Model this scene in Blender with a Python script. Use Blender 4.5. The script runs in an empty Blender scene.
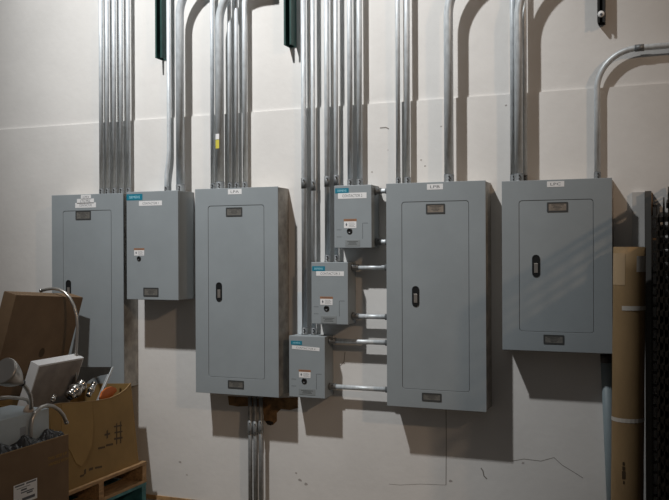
import bpy, bmesh, math, random
from mathutils import Vector, Matrix

random.seed(7)
IN = 0.0254
C = bpy.context.scene.collection
SC = bpy.context.scene

# ------------------------------------------------------------------ camera
F, YAW, PIT, ROL, DIST, CH = 864.718, 21.5518, -0.0063, -0.2464, 170.3728, 57.3
_a, _b, _c = [math.radians(q) for q in (YAW, PIT, ROL)]
FW = Vector((-math.sin(_a)*math.cos(_b), math.sin(_b), -math.cos(_a)*math.cos(_b)))
RT = Vector((math.cos(_a), 0, -math.sin(_a)))
UP = RT.cross(FW)
R2 = RT*math.cos(_c) + UP*math.sin(_c)
U2 = -RT*math.sin(_c) + UP*math.cos(_c)


def W(X, h, d):
    """inches along the wall, above the floor, out of the wall -> metres"""
    return Vector((X*IN, -d*IN, h*IN))


def ray(u, v):
    return FW + R2*((u-334.5)/F) + U2*((250-v)/F)


def pd(u, v, d):
    """point of the photo that lies d inches out of the wall -> X, h, d"""
    r = ray(u, v); t = (d-DIST)/r.z
    return (t*r.x, t*r.y+CH, d)


def pz(u, v, X):
    r = ray(u, v); t = X/r.x
    return (X, t*r.y+CH, t*r.z+DIST)


cam = bpy.data.cameras.new('camera')
cam.lens = F/669*36
cam.sensor_width = 36
cam.sensor_fit = 'HORIZONTAL'
cam.clip_start = 0.05
co = bpy.data.objects.new('camera', cam)
C.objects.link(co)


def b3(v):
    return Vector((v.x, -v.z, v.y))


m = Matrix((b3(R2), b3(U2), b3(-FW))).transposed().to_4x4()
m.translation = W(0, CH, DIST)
co.matrix_world = m
SC.camera = co

SC.view_settings.view_transform = 'Standard'
SC.view_settings.look = 'None'
SC.view_settings.gamma = 1
SC.view_settings.use_curve_mapping = False
SC.view_settings.exposure = 0.0


# --------------------------------------------------------------- materials
def mat(name, col, rough=0.5, metal=0.0, noise=0.0, nscale=8.0, bump=0.0, bscale=60.0,
        stretch=(1, 1, 1), col2=None, spec=None, transmission=None):
    mt = bpy.data.materials.new(name)
    mt.use_nodes = True
    nt = mt.node_tree
    bs = nt.nodes['Principled BSDF']
    bs.inputs['Base Color'].default_value = (*col, 1)
    bs.inputs['Roughness'].default_value = rough
    bs.inputs['Metallic'].default_value = metal
    if spec is not None:
        bs.inputs['Specular IOR Level'].default_value = spec
    tc = nt.nodes.new('ShaderNodeTexCoord')
    mp = nt.nodes.new('ShaderNodeMapping')
    mp.inputs['Scale'].default_value = stretch
    nt.links.new(tc.outputs['Object'], mp.inputs['Vector'])
    if noise > 0 or col2:
        nz = nt.nodes.new('ShaderNodeTexNoise')
        nz.inputs['Scale'].default_value = nscale
        nz.inputs['Detail'].default_value = 6
        nz.inputs['Roughness'].default_value = 0.6
        nt.links.new(mp.outputs[0], nz.inputs['Vector'])
        rp = nt.nodes.new('ShaderNodeValToRGB')
        c2 = col2 or tuple(c*(1-noise) for c in col)
        c1 = col if col2 else tuple(min(1, c*(1+noise)) for c in col)
        rp.color_ramp.elements[0].position = 0.36
        rp.color_ramp.elements[1].position = 0.64
        rp.color_ramp.elements[0].color = (*c2, 1)
        rp.color_ramp.elements[1].color = (*c1, 1)
        nt.links.new(nz.outputs['Fac'], rp.inputs['Fac'])
        nt.links.new(rp.outputs[0], bs.inputs['Base Color'])
    if bump > 0:
        nb = nt.nodes.new('ShaderNodeTexNoise')
        nb.inputs['Scale'].default_value = bscale
        nb.inputs['Detail'].default_value = 4
        nt.links.new(mp.outputs[0], nb.inputs['Vector'])
        bm_ = nt.nodes.new('ShaderNodeBump')
        bm_.inputs['Strength'].default_value = bump
        bm_.inputs['Distance'].default_value = 0.004
        nt.links.new(nb.outputs['Fac'], bm_.inputs['Height'])
        nt.links.new(bm_.outputs[0], bs.inputs['Normal'])
    return mt


M = dict(
    wall=mat('painted_wallboard', (0.69, 0.685, 0.672), 0.75, noise=0.035, nscale=3.0, bump=0.25, bscale=26),
    floor=mat('concrete', (0.22, 0.19, 0.16), 0.8, noise=0.25, nscale=6, bump=0.3),
    base=mat('raw_wood_strip', (0.36, 0.22, 0.10), 0.7, noise=0.3, nscale=20),
    crack=mat('hairline_crack', (0.20, 0.185, 0.17), 0.9),
    scuff=mat('grey_scuff', (0.36, 0.34, 0.325), 0.9, noise=.3, nscale=60),
    stain=mat('torn_brown_wallboard', (0.20, 0.115, 0.05), 0.9, noise=0.35, nscale=25, bump=0.6, bscale=80),
    hole=mat('dark_hole', (0.02, 0.016, 0.012), 0.9),
    patch=mat('pale_blue_patch', (0.62, 0.67, 0.70), 0.7, noise=0.06),
    steel=mat('grey_enamel', (0.290, 0.327, 0.350), 0.48, noise=0.035, nscale=5, bump=0.06, bscale=220, spec=0.35),
    raw=mat('scuffed_box_steel', (0.33, 0.31, 0.28), 0.5, metal=0.35, noise=0.28, nscale=14, bump=0.08),
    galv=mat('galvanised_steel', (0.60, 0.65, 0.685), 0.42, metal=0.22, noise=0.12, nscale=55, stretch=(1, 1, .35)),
    galvshade=mat('shaded_galvanised_steel', (0.30, 0.32, 0.33), 0.5, metal=0.55, noise=0.18, nscale=55),  # darker copy of galv, with the shade under the LPA panel in its colour
    conn=mat('zinc_die_cast', (0.20, 0.215, 0.225), 0.5, metal=0.45, noise=0.15, nscale=40),
    screw=mat('dark_screw', (0.08, 0.08, 0.085), 0.5, metal=0.7),
    black=mat('black_plastic', (0.012, 0.013, 0.014), 0.4),
    latch=mat('brushed_latch', (0.42, 0.39, 0.36), 0.35, metal=0.7),
    plateframe=mat('dark_plate_frame', (0.055, 0.058, 0.058), 0.5),
    plate=mat('nameplate_grey', (0.20, 0.195, 0.18), 0.4, metal=0.3, noise=0.15, nscale=60),
    platepale=mat('nameplate_pale', (0.25, 0.275, 0.285), 0.4),
    platetan=mat('nameplate_tan', (0.30, 0.26, 0.22), 0.4, metal=0.3, noise=0.15, nscale=60),
    white=mat('white_label', (0.80, 0.81, 0.82), 0.5),
    ink=mat('label_ink', (0.10, 0.11, 0.13), 0.6),
    teal=mat('teal_label', (0.010, 0.20, 0.30), 0.4),
    sky=mat('pale_blue_print', (0.42, 0.75, 0.85), 0.5),
    orange=mat('warning_orange', (0.33, 0.16, 0.08), 0.5),
    yellow=mat('yellow_sticker', (0.62, 0.55, 0.08), 0.5),
    green=mat('dark_green_paint', (0.017, 0.058, 0.052), 0.45, noise=0.15, nscale=25),
    blackpaint=mat('black_paint', (0.015, 0.016, 0.017), 0.45),
    cardA=mat('brown_cardboard', (0.195, 0.126, 0.070), 0.8, noise=0.10, nscale=6, bump=0.12, bscale=90),
    cardB=mat('tan_cardboard', (0.240, 0.150, 0.050), 0.8, noise=0.10, nscale=5, bump=0.12, bscale=90),
    cardC=mat('dull_cardboard', (0.185, 0.120, 0.066), 0.8, noise=0.10, nscale=6, bump=0.12, bscale=90),
    cardedge=mat('corrugated_edge', (0.32, 0.21, 0.10), 0.85),
    cardlite=mat('light_cardboard_flap', (0.28, 0.176, 0.060), 0.8, noise=0.08, nscale=6),
    print=mat('black_box_print', (0.07, 0.045, 0.02), 0.8),
    goldprint=mat('ochre_box_print', (0.36, 0.21, 0.03), 0.8),
    wood=mat('pallet_wood', (0.36, 0.225, 0.11), 0.75, noise=0.3, nscale=14, stretch=(6, 1, 6), bump=0.3),
    blue=mat('worn_blue_paint', (0.045, 0.17, 0.19), 0.6, noise=0.35, nscale=14),
    whitepaint=mat('white_enamel', (0.86, 0.88, 0.90), 0.35, noise=0.03),
    paleblue=mat('pale_blue_carton', (0.47, 0.54, 0.58), 0.6, noise=0.05),
    chrome=mat('chrome', (0.60, 0.59, 0.57), 0.2, metal=1.0),
    nickel=mat('brushed_nickel', (0.50, 0.48, 0.45), 0.32, metal=0.8),
    dark_steel=mat('dark_stainless', (0.05, 0.046, 0.04), 0.3, metal=0.9, noise=0.2, nscale=10),
    foil=mat('black_plastic_wrap', (0.03, 0.03, 0.032), 0.2, bump=0.8, bscale=30),
    orangeplastic=mat('orange_plastic', (0.62, 0.16, 0.03), 0.5),
    beige=mat('beige_knob', (0.62, 0.50, 0.40), 0.5),
    kraft=mat('kraft_paper', (0.33, 0.218, 0.105), 0.7, noise=0.10, nscale=9, stretch=(1, 1, .4), bump=0.10, bscale=40),
    kraftpatch=mat('pale_paper_patch', (0.55, 0.40, 0.24), 0.6),
    tape=mat('white_tape', (0.62, 0.58, 0.52), 0.5),
    core=mat('grey_card_core', (0.22, 0.16, 0.10), 0.9),
    board=mat('light_grey_board', (0.50, 0.51, 0.51), 0.6, noise=0.06),
    stud=mat('shaded_grey_stud', (0.13, 0.13, 0.125), 0.5, metal=0.4),  # grey steel made darker, the shadow on it put into the colour
    bluegrey=mat('blue_grey_plastic', (0.23, 0.29, 0.32), 0.5, noise=0.05),
    mesh=mat('dark_brown_steel', (0.035, 0.028, 0.021), 0.5, metal=0.3, noise=0.3, nscale=20),
    rust=mat('rusty_rod', (0.16, 0.08, 0.03), 0.6, metal=0.4),
)


# ---------------------------------------------------------- mesh builders
class MB:
    """collects shapes given in inches (X right, h up, d out) into one mesh, local to an origin"""

    def __init__(self, org=(0, 0, 0)):
        self.bm = bmesh.new()
        self.o = Vector(W(*org))

    def p(self, P):
        return W(*P) - self.o

    def hexa(self, pts):
        v = [self.bm.verts.new(self.p(q)) for q in pts]
        for f in ((0, 1, 2, 3), (7, 6, 5, 4), (0, 4, 5, 1), (1, 5, 6, 2), (2, 6, 7, 3), (3, 7, 4, 0)):
            self.bm.faces.new([v[i] for i in f])
        return self

    def box(self, x0, x1, h0, h1, d0, d1, bev=0.0):
        tmp = bmesh.new()
        pts = [(x0, h0, d1), (x1, h0, d1), (x1, h1, d1), (x0, h1, d1), (x0, h0, d0), (x1, h0, d0), (x1, h1, d0), (x0, h1, d0)]
        v = [tmp.verts.new(self.p(q)) for q in pts]
        for f in ((0, 1, 2, 3), (7, 6, 5, 4), (0, 4, 5, 1), (1, 5, 6, 2), (2, 6, 7, 3), (3, 7, 4, 0)):
            tmp.faces.new([v[i] for i in f])
        if bev:
            bmesh.ops.bevel(tmp, geom=list(tmp.edges), offset=bev*IN, segments=2, affect='EDGES', profile=0.5)
        self._merge(tmp)
        return self

    def _merge(self, tmp):
        me = bpy.data.meshes.new('tmp')
        tmp.to_mesh(me); tmp.free()
        self.bm.from_mesh(me)
        bpy.data.meshes.remove(me)

    def tube(self, pts, r, n=14, cap=True):
        P = [Vector(self.p(q)) for q in pts]
        rr = [x*IN for x in r] if isinstance(r, (list, tuple)) else [r*IN]*len(P)
        prev = None; rings = []
        for i, q in enumerate(P):
            t = (P[min(i+1, len(P)-1)] - P[max(i-1, 0)])
            if t.length < 1e-9:
                t = P[-1]-P[0]
            t.normalize()
            if prev is None:
                ax = Vector((0, 0, 1)) if abs(t.z) < 0.9 else Vector((0, 1, 0))
                nrm = t.cross(ax).normalized()
            else:
                nrm = (prev - t*prev.dot(t)).normalized()
            prev = nrm
            bn = t.cross(nrm)
            rings.append([self.bm.verts.new(q + (nrm*math.cos(2*math.pi*k/n) + bn*math.sin(2*math.pi*k/n))*rr[i]) for k in range(n)])
        for a, b in zip(rings, rings[1:]):
            for k in range(n):
                f = self.bm.faces.new((a[k], a[(k+1) % n], b[(k+1) % n], b[k])); f.smooth = True
        if cap:
            self.bm.faces.new(rings[0][::-1]); self.bm.faces.new(rings[-1])
        return self

    def prism(self, outline, d0, d1):
        """outline in (X,h), extruded from d0 to d1"""
        a = [self.bm.verts.new(self.p((x, h, d1))) for x, h in outline]
        b = [self.bm.verts.new(self.p((x, h, d0))) for x, h in outline]
        n = len(a)
        self.bm.faces.new(a)
        self.bm.faces.new(b[::-1])
        for k in range(n):
            self.bm.faces.new((a[k], b[k], b[(k+1) % n], a[(k+1) % n]))
        return self

    def prismx(self, outline, x0, x1):
        """outline in (d,h), extruded from x0 to x1"""
        a = [self.bm.verts.new(self.p((x1, h, d))) for d, h in outline]
        b = [self.bm.verts.new(self.p((x0, h, d))) for d, h in outline]
        n = len(a)
        self.bm.faces.new(a)
        self.bm.faces.new(b[::-1])
        for k in range(n):
            self.bm.faces.new((a[k], b[k], b[(k+1) % n], a[(k+1) % n]))
        return self

    def ringprism(self, outer, inner, d0, d1):
        """a plate with an opening: two outlines of the same length"""
        def loop(o, d):
            return [self.bm.verts.new(self.p((x, h, d))) for x, h in o]
        A, B, a, b = loop(outer, d1), loop(outer, d0), loop(inner, d1), loop(inner, d0)
        n = len(A)
        for k in range(n):
            j = (k+1) % n
            self.bm.faces.new((A[k], A[j], a[j], a[k]))
            self.bm.faces.new((B[j], B[k], b[k], b[j]))
            self.bm.faces.new((A[j], A[k], B[k], B[j]))
            self.bm.faces.new((a[k], a[j], b[j], b[k]))
        return self

    def lathe(self, prof, origin, axis, n=24):
        """prof: (r, t) in inches along axis (X,h,d direction)"""
        o = self.p(origin)
        ax = (W(*axis)).normalized()
        ref = Vector((0, 0, 1)) if abs(ax.z) < 0.9 else Vector((1, 0, 0))
        e1 = ax.cross(ref).normalized(); e2 = ax.cross(e1)
        rings = []
        for r, t in prof:
            rings.append([self.bm.verts.new(o + ax*t*IN + (e1*math.cos(2*math.pi*k/n)+e2*math.sin(2*math.pi*k/n))*max(r, 0.004)*IN) for k in range(n)])
        for a, b in zip(rings, rings[1:]):
            for k in range(n):
                f = self.bm.faces.new((a[k], a[(k+1) % n], b[(k+1) % n], b[k])); f.smooth = True
        return self

    def build(self, name, material, parent=None, shade=False):
        bmesh.ops.recalc_face_normals(self.bm, faces=list(self.bm.faces))
        me = bpy.data.meshes.new(name)
        self.bm.to_mesh(me); self.bm.free()
        me.materials.append(material)
        o = bpy.data.objects.new(name, me)
        C.objects.link(o)
        if parent is not None:
            o.parent = parent
        else:
            o.location = self.o
        return o


def tag(o, label, cat, group=None):
    o['label'] = label; o['category'] = cat
    if group:
        o['group'] = group
    return o


def struct(o):
    o['kind'] = 'structure'
    return o


def thing(name, org, label, cat, group=None):
    o = bpy.data.objects.new(name, None)
    o.empty_display_size = 0.05
    C.objects.link(o)
    o.location = W(*org)
    return tag(o, label, cat, group)


def rrect(x0, x1, h0, h1, r, n=5):
    pts = []
    for cx, cy, a0 in ((x1-r, h1-r, 0), (x0+r, h1-r, 90), (x0+r, h0+r, 180), (x1-r, h0+r, 270)):
        for k in range(n):
            a = math.radians(a0 + 90*k/(n-1))
            pts.append((cx+r*math.cos(a), cy+r*math.sin(a)))
    return pts


def arc(cx, cy, r, a0, a1, n):
    return [(cx+r*math.cos(math.radians(a0+(a1-a0)*k/n)), cy+r*math.sin(math.radians(a0+(a1-a0)*k/n))) for k in range(n+1)]


def text(s, X, h, d, size_in, width_in, material, parent, org, rot=0.0, face='front', name='lettering'):
    """lettering centred at X,h on a plane d inches out; faces the room, or +X when face='side'"""
    cu = bpy.data.curves.new('t', 'FONT')
    cu.body = s
    cu.size = 1.0
    cu.align_x = 'CENTER'; cu.align_y = 'CENTER'
    cu.resolution_u = 2
    tmp = bpy.data.objects.new('t', cu)
    C.objects.link(tmp)
    bpy.context.view_layer.update()
    me = bpy.data.meshes.new_from_object(tmp.evaluated_get(bpy.context.evaluated_depsgraph_get()))
    bpy.data.objects.remove(tmp); bpy.data.curves.remove(cu)
    xs = [v.co.x for v in me.vertices]; ys = [v.co.y for v in me.vertices]
    w, hh = max(xs)-min(xs), max(ys)-min(ys)
    cx, cy = (max(xs)+min(xs))/2, (max(ys)+min(ys))/2
    sx, sy = width_in/w, size_in/hh
    o0 = W(*org)
    for v in me.vertices:
        a, b = (v.co.x-cx)*sx, (v.co.y-cy)*sy
        a, b = a*math.cos(rot)-b*math.sin(rot), a*math.sin(rot)+b*math.cos(rot)
        if face == 'front':
            v.co = W(X+a, h+b, d) - o0
        else:                       # on a face that looks towards +X, reading from near to far
            v.co = W(X, h+b, d-a) - o0
    me.materials.clear()
    me.materials.append(material)
    o = bpy.data.objects.new(name, me)
    C.objects.link(o); o.parent = parent
    return o


# ------------------------------------------------------------- the setting
SEAM = CH + 30.4
T_TOP = CH + 82
LEDGE = 0.45
low = struct(MB().box(-300, 150, 0, SEAM, -5, 0).build('wall_back', M['wall']))
upw = struct(MB().box(-300, 150, SEAM, T_TOP, -5, -LEDGE).build('wall_back_upper', M['wall']))
struct(MB().box(-300, 150, -4, 0, -5, 300).build('floor', M['floor']))
struct(MB().box(-300, 150, 0.0, 0.9, 0.0, 0.35).build('baseboard_back', M['base']))


def strip(name, px, w, material, parent=low, d=0.0, lift=0.02):
    """a thin irregular crack that follows the listed photo points on the wall"""
    mb = MB()
    P = [pd(u, v, d)[:2] for u, v in px]
    for (x0, h0), (x1, h1) in zip(P, P[1:]):
        L = math.hypot(x1-x0, h1-h0); nx, ny = -(h1-h0)/L*w/2, (x1-x0)/L*w/2
        mb.prism([(x0-nx, h0-ny), (x1-nx, h1-ny), (x1+nx, h1+ny), (x0+nx, h0+ny)], d, d+lift)
    return mb.build(name, material, parent)


strip('crack', [(446, 408), (446.3, 440), (446, 485)], 0.14, M['crack'])
strip('crack', [(389, 484), (400, 485), (420, 484), (446, 485)], 0.06, M['crack'])
strip('crack', [(512, 461), (524, 459), (532, 460), (541, 461), (554, 457.5), (562, 465), (572, 471), (583, 478)], 0.10, M['crack'])
strip('crack', [(481, 468), (483, 471), (484, 476), (487, 479)], 0.22, M['crack'])
strip('crack', [(340, 366), (344, 362), (345, 352)], 0.14, M['crack'])
strip('crack', [(640, 88), (646, 87.5), (650, 88.5)], 0.3, M['crack'], upw, -LEDGE)
strip('crack', [(380, 128), (386, 127.5), (389, 129)], 0.22, M['crack'])


def blot(name, px, material, parent=low, d0=0.0, lift=0.05):
    return MB().prism([pd(u, v, d0)[:2] for u, v in px], d0, d0+lift).build(name, material, parent)


blot('stain', [(228, 396), (244, 397), (262, 399), (262, 407), (249, 406), (238, 406.5), (229, 405)], M['stain'])
blot('stain', [(262, 396), (280, 398), (298, 397), (298, 408), (290, 410), (281, 409), (277, 413), (277, 421), (273, 425), (268, 424), (264, 420), (263, 408)], M['stain'])
blot('hole', [(265.5, 421.5), (268, 420.5), (272, 421.5), (274, 423), (271, 425.5), (267.5, 424.5)], M['hole'], d0=0.05, lift=0.02)
blot('pale_patch', [(297.5, 292), (303, 292), (303, 334), (297.5, 335)], M['patch'])  # paler, bluer upright patch on the wall
for u, v, s in ((421, 160, .35), (425, 166, .3), (372, 172, .3), (441, 126.5, .3), (506, 105.5, .3), (388, 150, .2),
                (180, 462, .5), (187, 475, .35), (300, 480, .6), (296, 473, .4), (306, 484, .5), (451, 481, .5), (523, 463, .4)):
    X, h, _ = pd(u, v, 0)
    s *= 1.5
    MB().prism([(X+s*(0.6+0.5*random.random())*math.cos(a)*0.6, h+s*0.4*(0.6+0.6*random.random())*math.sin(a)) for a in [k*math.pi/4 for k in range(8)]], 0, 0.015).build('scuff', M['scuff'], low)


# -------------------------------------------------------------- panelboards
def nameplate(root, org, rect, d, tan=False):
    u0, v0, u1, v1 = rect
    x0, h1, _ = pd(u0, v0, d); x1, h0, _ = pd(u1, v1, d)
    t = 0.28
    fr = MB(org).ringprism(rrect(x0, x1, h0, h1, .12, 3), rrect(x0+t, x1-t, h0+t, h1-t, .05, 3), d, d+0.09).build('nameplate', M['plateframe'], root)
    MB(org).box(x0+t*.9, x1-t*.9, h0+t*.9, h1-t*.9, d, d+0.05).build('plate', M['platetan' if tan else 'plate'], fr)
    cx, ch = (x0+x1)/2, (h0+h1)/2
    mb = MB(org)
    for k, w in enumerate((.62, .36, .42, .3)):
        ww = (x1-x0)*w/2; y = ch + (h1-h0)*(.22-.14*k)
        mb.box(cx-ww, cx+ww, y-.045, y+.045, d+.05, d+.06)
    mb.build('engraving', M['plateframe'], fr)
    return fr


def sticker(root, org, rect, d, s, material=None, ink=None, rot=0.0, fill=.6, tall=.5, name='label_sticker', shift=0.0):
    u0, v0, u1, v1 = rect
    x0, h1, _ = pd(u0, v0, d); x1, h0, _ = pd(u1, v1, d)
    cx, ch = (x0+x1)/2, (h0+h1)/2
    hw, hh = (x1-x0)/2, (h1-h0)/2
    c, s_ = math.cos(rot), math.sin(rot)
    o = MB(org).prism([(cx+a*hw*c-b*hh*s_, ch+a*hw*s_+b*hh*c) for a, b in ((-1, -1), (1, -1), (1, 1), (-1, 1))], d, d+.03).build(name, material or M['white'], root)
    if s:
        text(s, cx+shift*hw, ch, d+.036, hh*2*tall, hw*2*fill, ink or M['ink'], o, org, rot)
    return o


DOOR_L, DOOR_R, DOOR_T, DOOR_B = 3.3, 16.65, 3.85, 3.7


def panelboard(X, htop, H, label, latch_px, plates, tags, dep=5.75, tan=False):
    org = (X, htop-H, 0)
    root = thing('electrical_panel', org, label, 'electrical panel', 'grey electrical panels on the wall')
    h0 = htop-H
    fd = dep-0.25
    MB(org).box(X+.12, X+19.88, h0+.12, htop-.12, 0.06, fd, bev=.06).build('enclosure', M['raw'], root)
    x0, x1, y0, y1 = X+DOOR_L, X+DOOR_R, h0+DOOR_B, htop-DOOR_T
    hole = rrect(x0-.09, x1+.09, y0-.09, y1+.09, .55, 6)
    # outer outline matched point by point to the hole
    outer = []
    for i, (x, y) in enumerate(hole):
        q = i//6
        outer.append([(X+20, htop), (X, htop), (X, h0), (X+20, h0)][q] if i % 6 in (2, 3) else
                     {0: [(X+20, y), (x, htop), (X, y), (x, h0)][q], 1: [(X+20, y), (x, htop), (X, y), (x, h0)][q],
                      4: [(x, htop), (X, y), (x, h0), (X+20, y)][q], 5: [(x, htop), (X, y), (x, h0), (X+20, y)][q]}[i % 6])
    tr = MB(org).ringprism(outer, hole, fd, dep).build('front_trim', M['steel'], root)
    bv = tr.modifiers.new('bevel', 'BEVEL'); bv.width = .05*IN; bv.segments = 2; bv.limit_method = 'ANGLE'; bv.angle_limit = 1.0
    lu, lv0, lv1 = latch_px
    lx, lh1, _ = pd(lu, lv0, dep); _, lh0, _ = pd(lu, lv1, dep)
    lw = .72
    slot = rrect(lx-lw+.1, lx+lw-.1, lh0+.1, lh1-.1, lw-.12, 6)
    dr = rrect(x0, x1, y0, y1, .5, 6)
    # the door leaf
    door = MB(org).prism(dr, fd, dep-.03).build('door', M['steel'], root)
    MB(org).ringprism(rrect(lx-lw, lx+lw, lh0, lh1, lw-.02, 6), rrect(lx-lw+.16, lx+lw-.16, lh0+.16, lh1-.16, lw-.18, 6), dep-.03, dep+.09).build('latch_bezel', M['black'], door)
    MB(org).prism(slot, dep-.03, dep+.02).build('latch_recess', M['black'], door)
    pdl = MB(org).box(lx-.36, lx+.36, lh0+.75, lh0+(lh1-lh0)*.62, dep+.02, dep+.1, bev=.05).build('latch', M['latch'], door)
    for r, on_door in plates:
        nameplate(door if on_door else root, org, r, dep-.03 if on_door else dep, tan and on_door)
    for r, s in tags:
        sticker(root, org, r, dep, s)
    return root


T = CH
panelboard(-136.43, T+13.1, 44.4, 'grey electrical panel behind the cartons, farthest left, with three stacked white stickers', (68.5, 280, 299.5),
           [((75.7, 211, 91, 219.6), True)],
           [((81, 195, 91, 199.1), 'LPD'), ((77, 199, 94, 203.2), 'LTG PNL'), ((75.3, 203, 96, 207.4), 'CONTACTOR')])
panelboard(-97.75, T+13.4, 44.4, 'tall grey electrical panel labelled LPA above three conduits running down to the floor', (219, 282.3, 301.3),
           [((226, 207.6, 242.3, 216.2), True), ((228, 380, 244, 389), False)], [((228, 189.3, 241.7, 194), 'LPA')])
panelboard(-53.87, T+13.2, 44.4, 'tall grey electrical panel labelled LPB joined by short pipes to three small boxes', (415.6, 286, 306.6),
           [((426, 204, 445, 213.5), True), ((422, 392.5, 441.6, 402), False)], [((427, 184.2, 443, 189.3), 'LPB')], tan=True)
panelboard(-30.78, T+12.9, 32.0, 'short wide grey electrical panel labelled LPC beside the paper roll', (536, 254.7, 276.9),
           [((547, 202.3, 568, 211.8), True), ((543.5, 334.5, 564.2, 344.5), False)], [((547, 181.5, 564.3, 186.6), 'LPC')], tan=True)


# -------------------------------------------------- contactor cabinets
def warn(root, org, rect, d):
    u0, v0, u1, v1 = rect
    x0, h1, _ = pd(u0, v0, d); x1, h0, _ = pd(u1, v1, d)
    hm = h1-(h1-h0)*.27
    o = MB(org).box(x0, x1, h0, hm, d, d+.03).build('warning_sticker', M['white'], root)
    MB(org).box(x0-.06, x1+.06, hm, h1, d, d+.03).build('orange_header', M['orange'], o)
    mb = MB(org)
    w = x1-x0; hh = hm-h0
    mb.prism([(x0+w*.13, h0+hh*.5), (x0+w*.2, h0+hh*.25), (x0+w*.27, h0+hh*.5), (x0+w*.2, h0+hh*.8)], d+.03, d+.036)
    for k in range(4):
        mb.box(x0+w*.38, x0+w*(.9-.08*(k % 2)), h0+hh*(.2+.18*k), h0+hh*(.24+.18*k), d+.03, d+.036)
    mb.build('symbol', M['ink'], o)
    mb = MB(org)
    text('WARNING', x0+w*.5, (hm+h1)/2, d+.036, (h1-hm)*.5, w*.7, M['ink'], o, org)
    return o


def contactor(X, htop, w, H, dep, label, teal, white, wtext, warn_r, hole, plate_r, name, rot=0.0, big=False):
    org = (X, htop-H, 0)
    root = thing(name, org, label, 'electrical box', 'grey contactor boxes')
    h0 = htop-H
    MB(org).box(X+.06, X+w-.06, h0+.06, htop-.04, 0.06, dep-.3, bev=.05).build('enclosure', M['steel'], root)
    cv = MB(org).box(X, X+w, h0, htop, dep-.55, dep, bev=.09).build('cover', M['steel'], root)
    sticker(cv, org, teal, dep, 'SIEMENS', M['teal'], M['sky'], fill=.68, tall=.42, name='brand_sticker')
    sticker(cv, org, white, dep, wtext, fill=.7, tall=.5, rot=rot)
    warn(cv, org, warn_r, dep)
    hu, hv, hr = hole
    hx, hh, _ = pd(hu, hv, dep)
    MB(org).lathe([(0, .05), (hr*.55, .06), (hr*.6, .12), (hr, .12), (hr*1.05, 0)], (hx, hh, dep), (0, 0, 1), 20).build('reset_button', M['black'], cv)
    if big:
        nameplate(cv, org, plate_r, dep)
    else:
        u0, v0, u1, v1 = plate_r
        x0, h1, _ = pd(u0, v0, dep); x1, hb, _ = pd(u1, v1, dep)
        o = MB(org).box(x0, x1, hb, h1, dep, dep+.05, bev=.02).build('nameplate', M['platepale'], cv)
        mb = MB(org)
        for k, ww in enumerate((.36, .25, .3)):
            y = hb+(h1-hb)*(.7-.2*k)
            mb.box((x0+x1)/2-(x1-x0)*ww, (x0+x1)/2+(x1-x0)*ww, y-.05, y+.05, dep+.05, dep+.06)
        mb.build('engraving', M['plateframe'], o)
        # pressed knockout outlines left and right of the button
        for b in ((X+.55, X+1.6, hh+.25, hh+.32), (X+.55, X+1.6, hh-1.2, hh-1.13), (X+w-1.9, X+w-.75, hh+1.55, hh+1.62), (X+w-1.95, X+w-1.88, hh-1.6, hh+1.55)):
            MB(org).box(*b, dep, dep+.012).build('knockout_line', M['plateframe'], cv)
    return root


C0D = 6.9
C0X, C0T = pd(126.4, 195, C0D)[0], pd(150, 191.2, C0D)[1]
contactor(C0X, C0T, pd(178.2, 240, C0D)[0]-C0X, C0T-pd(150, 299.8, C0D)[1], C0D, 'wide grey contactor box labelled CONTACTOR 1 between two tall panels on the left',
          (126.6, 194.3, 142.5, 200), (139, 201.2, 162, 205.3), 'CONTACTOR 1', (134.2, 248.2, 144.2, 255.6), (139, 258.6, .52),
          (143.5, 287.5, 158.6, 296.5), 'contactor_box', big=True)
contactor(-65.38, T+13.2, 8.13, 12.81, 4.95, 'small grey contactor box labelled CONTACTOR 2, topmost of the stepped three',
          (335.2, 188.4, 348.7, 193), (338, 193.2, 366.6, 198.1), 'CONTACTOR 2', (344, 219, 356.4, 228), (349.6, 231.1, .58),
          (345.3, 239.8, 360, 246), 'contactor_box')
contactor(-70.54, T-2.52, 8.13, 12.81, 4.95, 'small grey contactor box labelled CONTACTOR 3, middle of the stepped three',
          (312.2, 266.2, 325, 271), (316.2, 271.2, 344, 276), 'CONTACTOR 3', (320.3, 296.5, 332.6, 305), (326.6, 308.4, .58),
          (321, 315.8, 336.6, 323.5), 'contactor_box')
contactor(-75.71, T-17.95, 8.13, 12.81, 4.95, 'small grey contactor box labelled CONTACTOR 4, lowest of the stepped three',
          (291, 340.6, 302, 345), (292, 346, 319.6, 350.6), 'CONTACTOR 4', (299, 369.5, 310.6, 378), (304.3, 381, .58),
          (299, 388.4, 315.3, 395.4), 'contactor_box', rot=-.045)


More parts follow.
